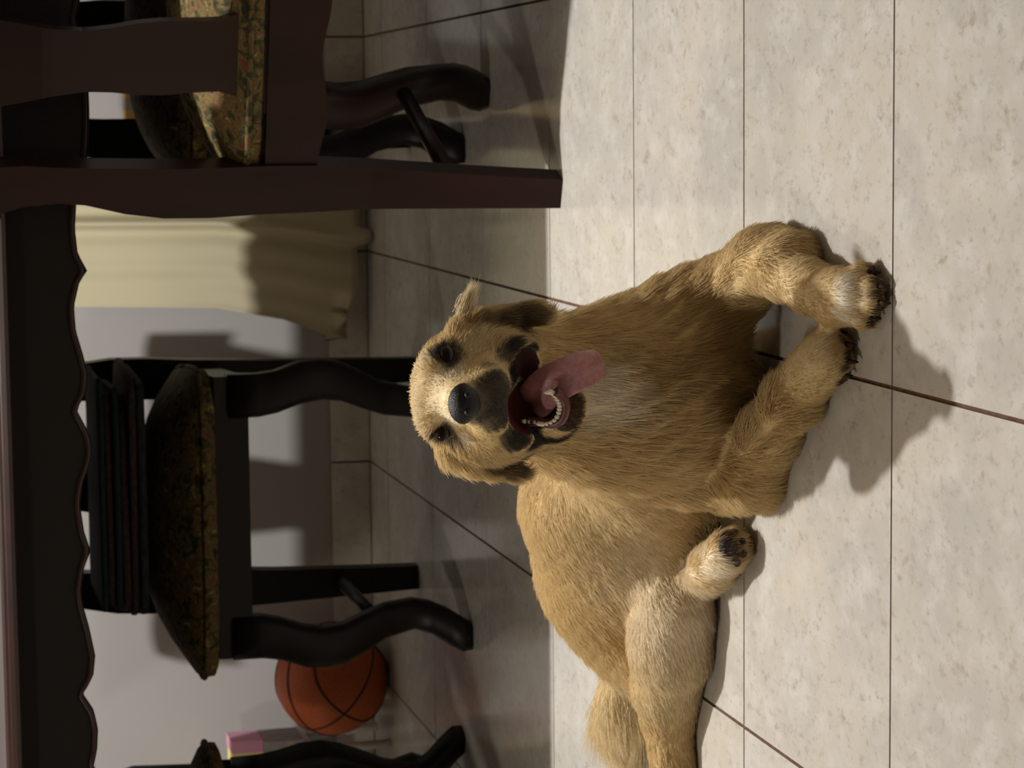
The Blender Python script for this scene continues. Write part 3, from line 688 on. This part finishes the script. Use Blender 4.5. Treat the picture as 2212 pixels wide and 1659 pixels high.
# eyes, nose, tongue, teeth, claws
M_eye = mat('dark_wet_eye', (.014, .006, .004), .07, .28)
M_nose = mat('black_nose_leather', (.012, .011, .012), .42, .3, ((900, 900, 900), (.006, .006, .006), .4, .6, 2), bump=.5)
M_tongue = mat('pink_tongue', (.40, .175, .18), .45, .4, ((160, 160, 160), (.33, .135, .14), .4, .6, 3), bump=.3)
M_teeth = mat('tooth_enamel', (.80, .74, .58), .3, .5)
M_claw = mat('dark_claw', (.035, .022, .016), .7, .2)
M_pad = mat('dark_paw_pad', (.045, .030, .028), .7, .3, ((300, 300, 300), (.025, .018, .016), .4, .6, 3), bump=.4)
def L3(p): return Vector(np.asarray(p, float)-DL)
def blob(name, c, r, m, ang=0.0, parent=dog, axes=None, fn=None, n=3):
    """rounded lump; r = down, right, depth as seen"""
    bm = bmesh.new(); bmesh.ops.create_icosphere(bm, subdivisions=n, radius=1); ca, sa = math.cos(ang), math.sin(ang)
    e = axes or (D2*ca+R2*sa, -D2*sa+R2*ca, FW)
    for v_ in bm.verts:
        q = np.array(v_.co);
        if fn: q = fn(q)
        v_.co = Vector(e[0]*q[0]*r[0]+e[1]*q[1]*r[1]+e[2]*q[2]*r[2])+L3(c)
    return link(name, done(bm, name, True), m, parent)
for ex, ey, a in ((967,772,.25), (957,930,-.25)):
    p, nn = hit(ex, ey); blob('eye', p+FW*.0040, (.0092, .0130, .0085), M_eye, a)
pn = hit(1003, 872)[0]
def nosef(q):
    q = q.copy(); q[1] *= 1-.25*max(0, q[0]); q[2] *= 1.0
    return q
blob('nose', pn+FW*.006, (px(36,2.57), px(45,2.57), .016), M_nose, 0, fn=nosef)
for sy in (-1, 1): blob('nostril', pn-FW*.0075+R2*sy*.009+D2*.004, (.0042, .0040, .004), M_seam, sy*.4)
# tongue: broad strip from the mouth floor, over the teeth and down to the side
tcl = smooth_poly([P(1150,868,2.68), P(1160,860,2.650), P(1180,838,2.628), P(1215,818,2.615), P(1250,802,2.622), P(1280,790,2.640), P(1297,783,2.650)], 6)
nT = len(tcl); wT = [px(lerp([0, .15, .4, .7, .9, 1], [40, 44, 44, 41, 32, 8], i/(nT-1)), 2.62) for i in range(nT)]
bm = bmesh.new(); rings = []
for i, c in enumerate(tcl):
    d = tcl[min(i+1, nT-1)]-tcl[max(i-1, 0)]; d /= np.linalg.norm(d); sd = np.cross(d, FW); sd /= np.linalg.norm(sd); up = np.cross(sd, d)
    if up@FW > 0: up = -up
    r = []
    for k in range(20):
        a = 2*math.pi*k/20; cc_, ss_ = math.cos(a), math.sin(a); th = .0075*min(1, wT[i]/.012)
        gr = -.0035*math.exp(-(cc_/.18)**2) if ss_ > 0 else 0
        r.append(L3(c+sd*wT[i]*cc_+up*(th*ss_+gr*min(1, wT[i]/.012)+.004*cc_*cc_)))
    rings.append(r)
loft(bm, rings); link('tongue', done(bm, 'tongue', True), M_tongue, dog)
# gum ridge and lower teeth
arc = [(1190,846,2.604), (1201,853,2.606), (1211,869,2.608), (1212,887,2.610), (1202,908,2.616), (1181,916,2.625), (1160,912,2.635), (1132,910,2.645)]
ap = smooth_poly([P(*a) for a in arc], 5)
bm = bmesh.new(); tube(bm, [L3(p+D2*.005) for p in ap], .0052, 8); gum = link('gum', done(bm, 'gum', True), mat('dark_gum', (.12, .04, .035), .4, .4), dog)
for i, p in enumerate(ap[::2]):
    big_ = i in (1, 13)
    r = (.0070 if big_ else .0040, .0027, .0026)
    blob('tooth', p-D2*(.003 if big_ else .0012), r, M_teeth, 0, gum, n=2)
# claws and pads
for y_, x_ in ((588,1895), (618,1914), (655,1916), (688,1895)):
    p = onz(x_, y_, .009); bm = bmesh.new(); tube(bm, [L3(p+np.array([0, .012, .004])), L3(p+np.array([0, .004, .002])), L3(p+np.array([0, -.001, -.004]))], [.0036, .0030, .0010], 8); link('claw', done(bm, 'claw', True), M_claw, dog)
for y_, x_ in ((718,1822), (745,1841), (782,1846), (812,1834)):
    p = onz(x_, y_, .009); bm = bmesh.new(); tube(bm, [L3(p+np.array([0, .012, .004])), L3(p+np.array([0, .004, .002])), L3(p+np.array([0, -.001, -.004]))], [.0036, .0030, .0010], 8); link('claw', done(bm, 'claw', True), M_claw, dog)
for (x_, y_, rx, ry) in ((1572,1182,20,22), (1588,1152,9,9), (1603,1170,9,9), (1605,1196,9,9), (1592,1216,9,9)):
    p, nn = hit(x_, y_); blob('paw_pad', p+FW*.001, (px(rx,2.93), px(ry,2.93), .006), M_pad)


# ---------------------------------------------------------------- to metres
done_ = set()
for o in list(bpy.data.objects):
    if o.type in ('CAMERA', 'LIGHT'): continue
    o.location = o.location*S
    if o.type == 'MESH' and o.data.name not in done_:
        done_.add(o.data.name); o.data.transform(Matrix.Scale(S, 4))
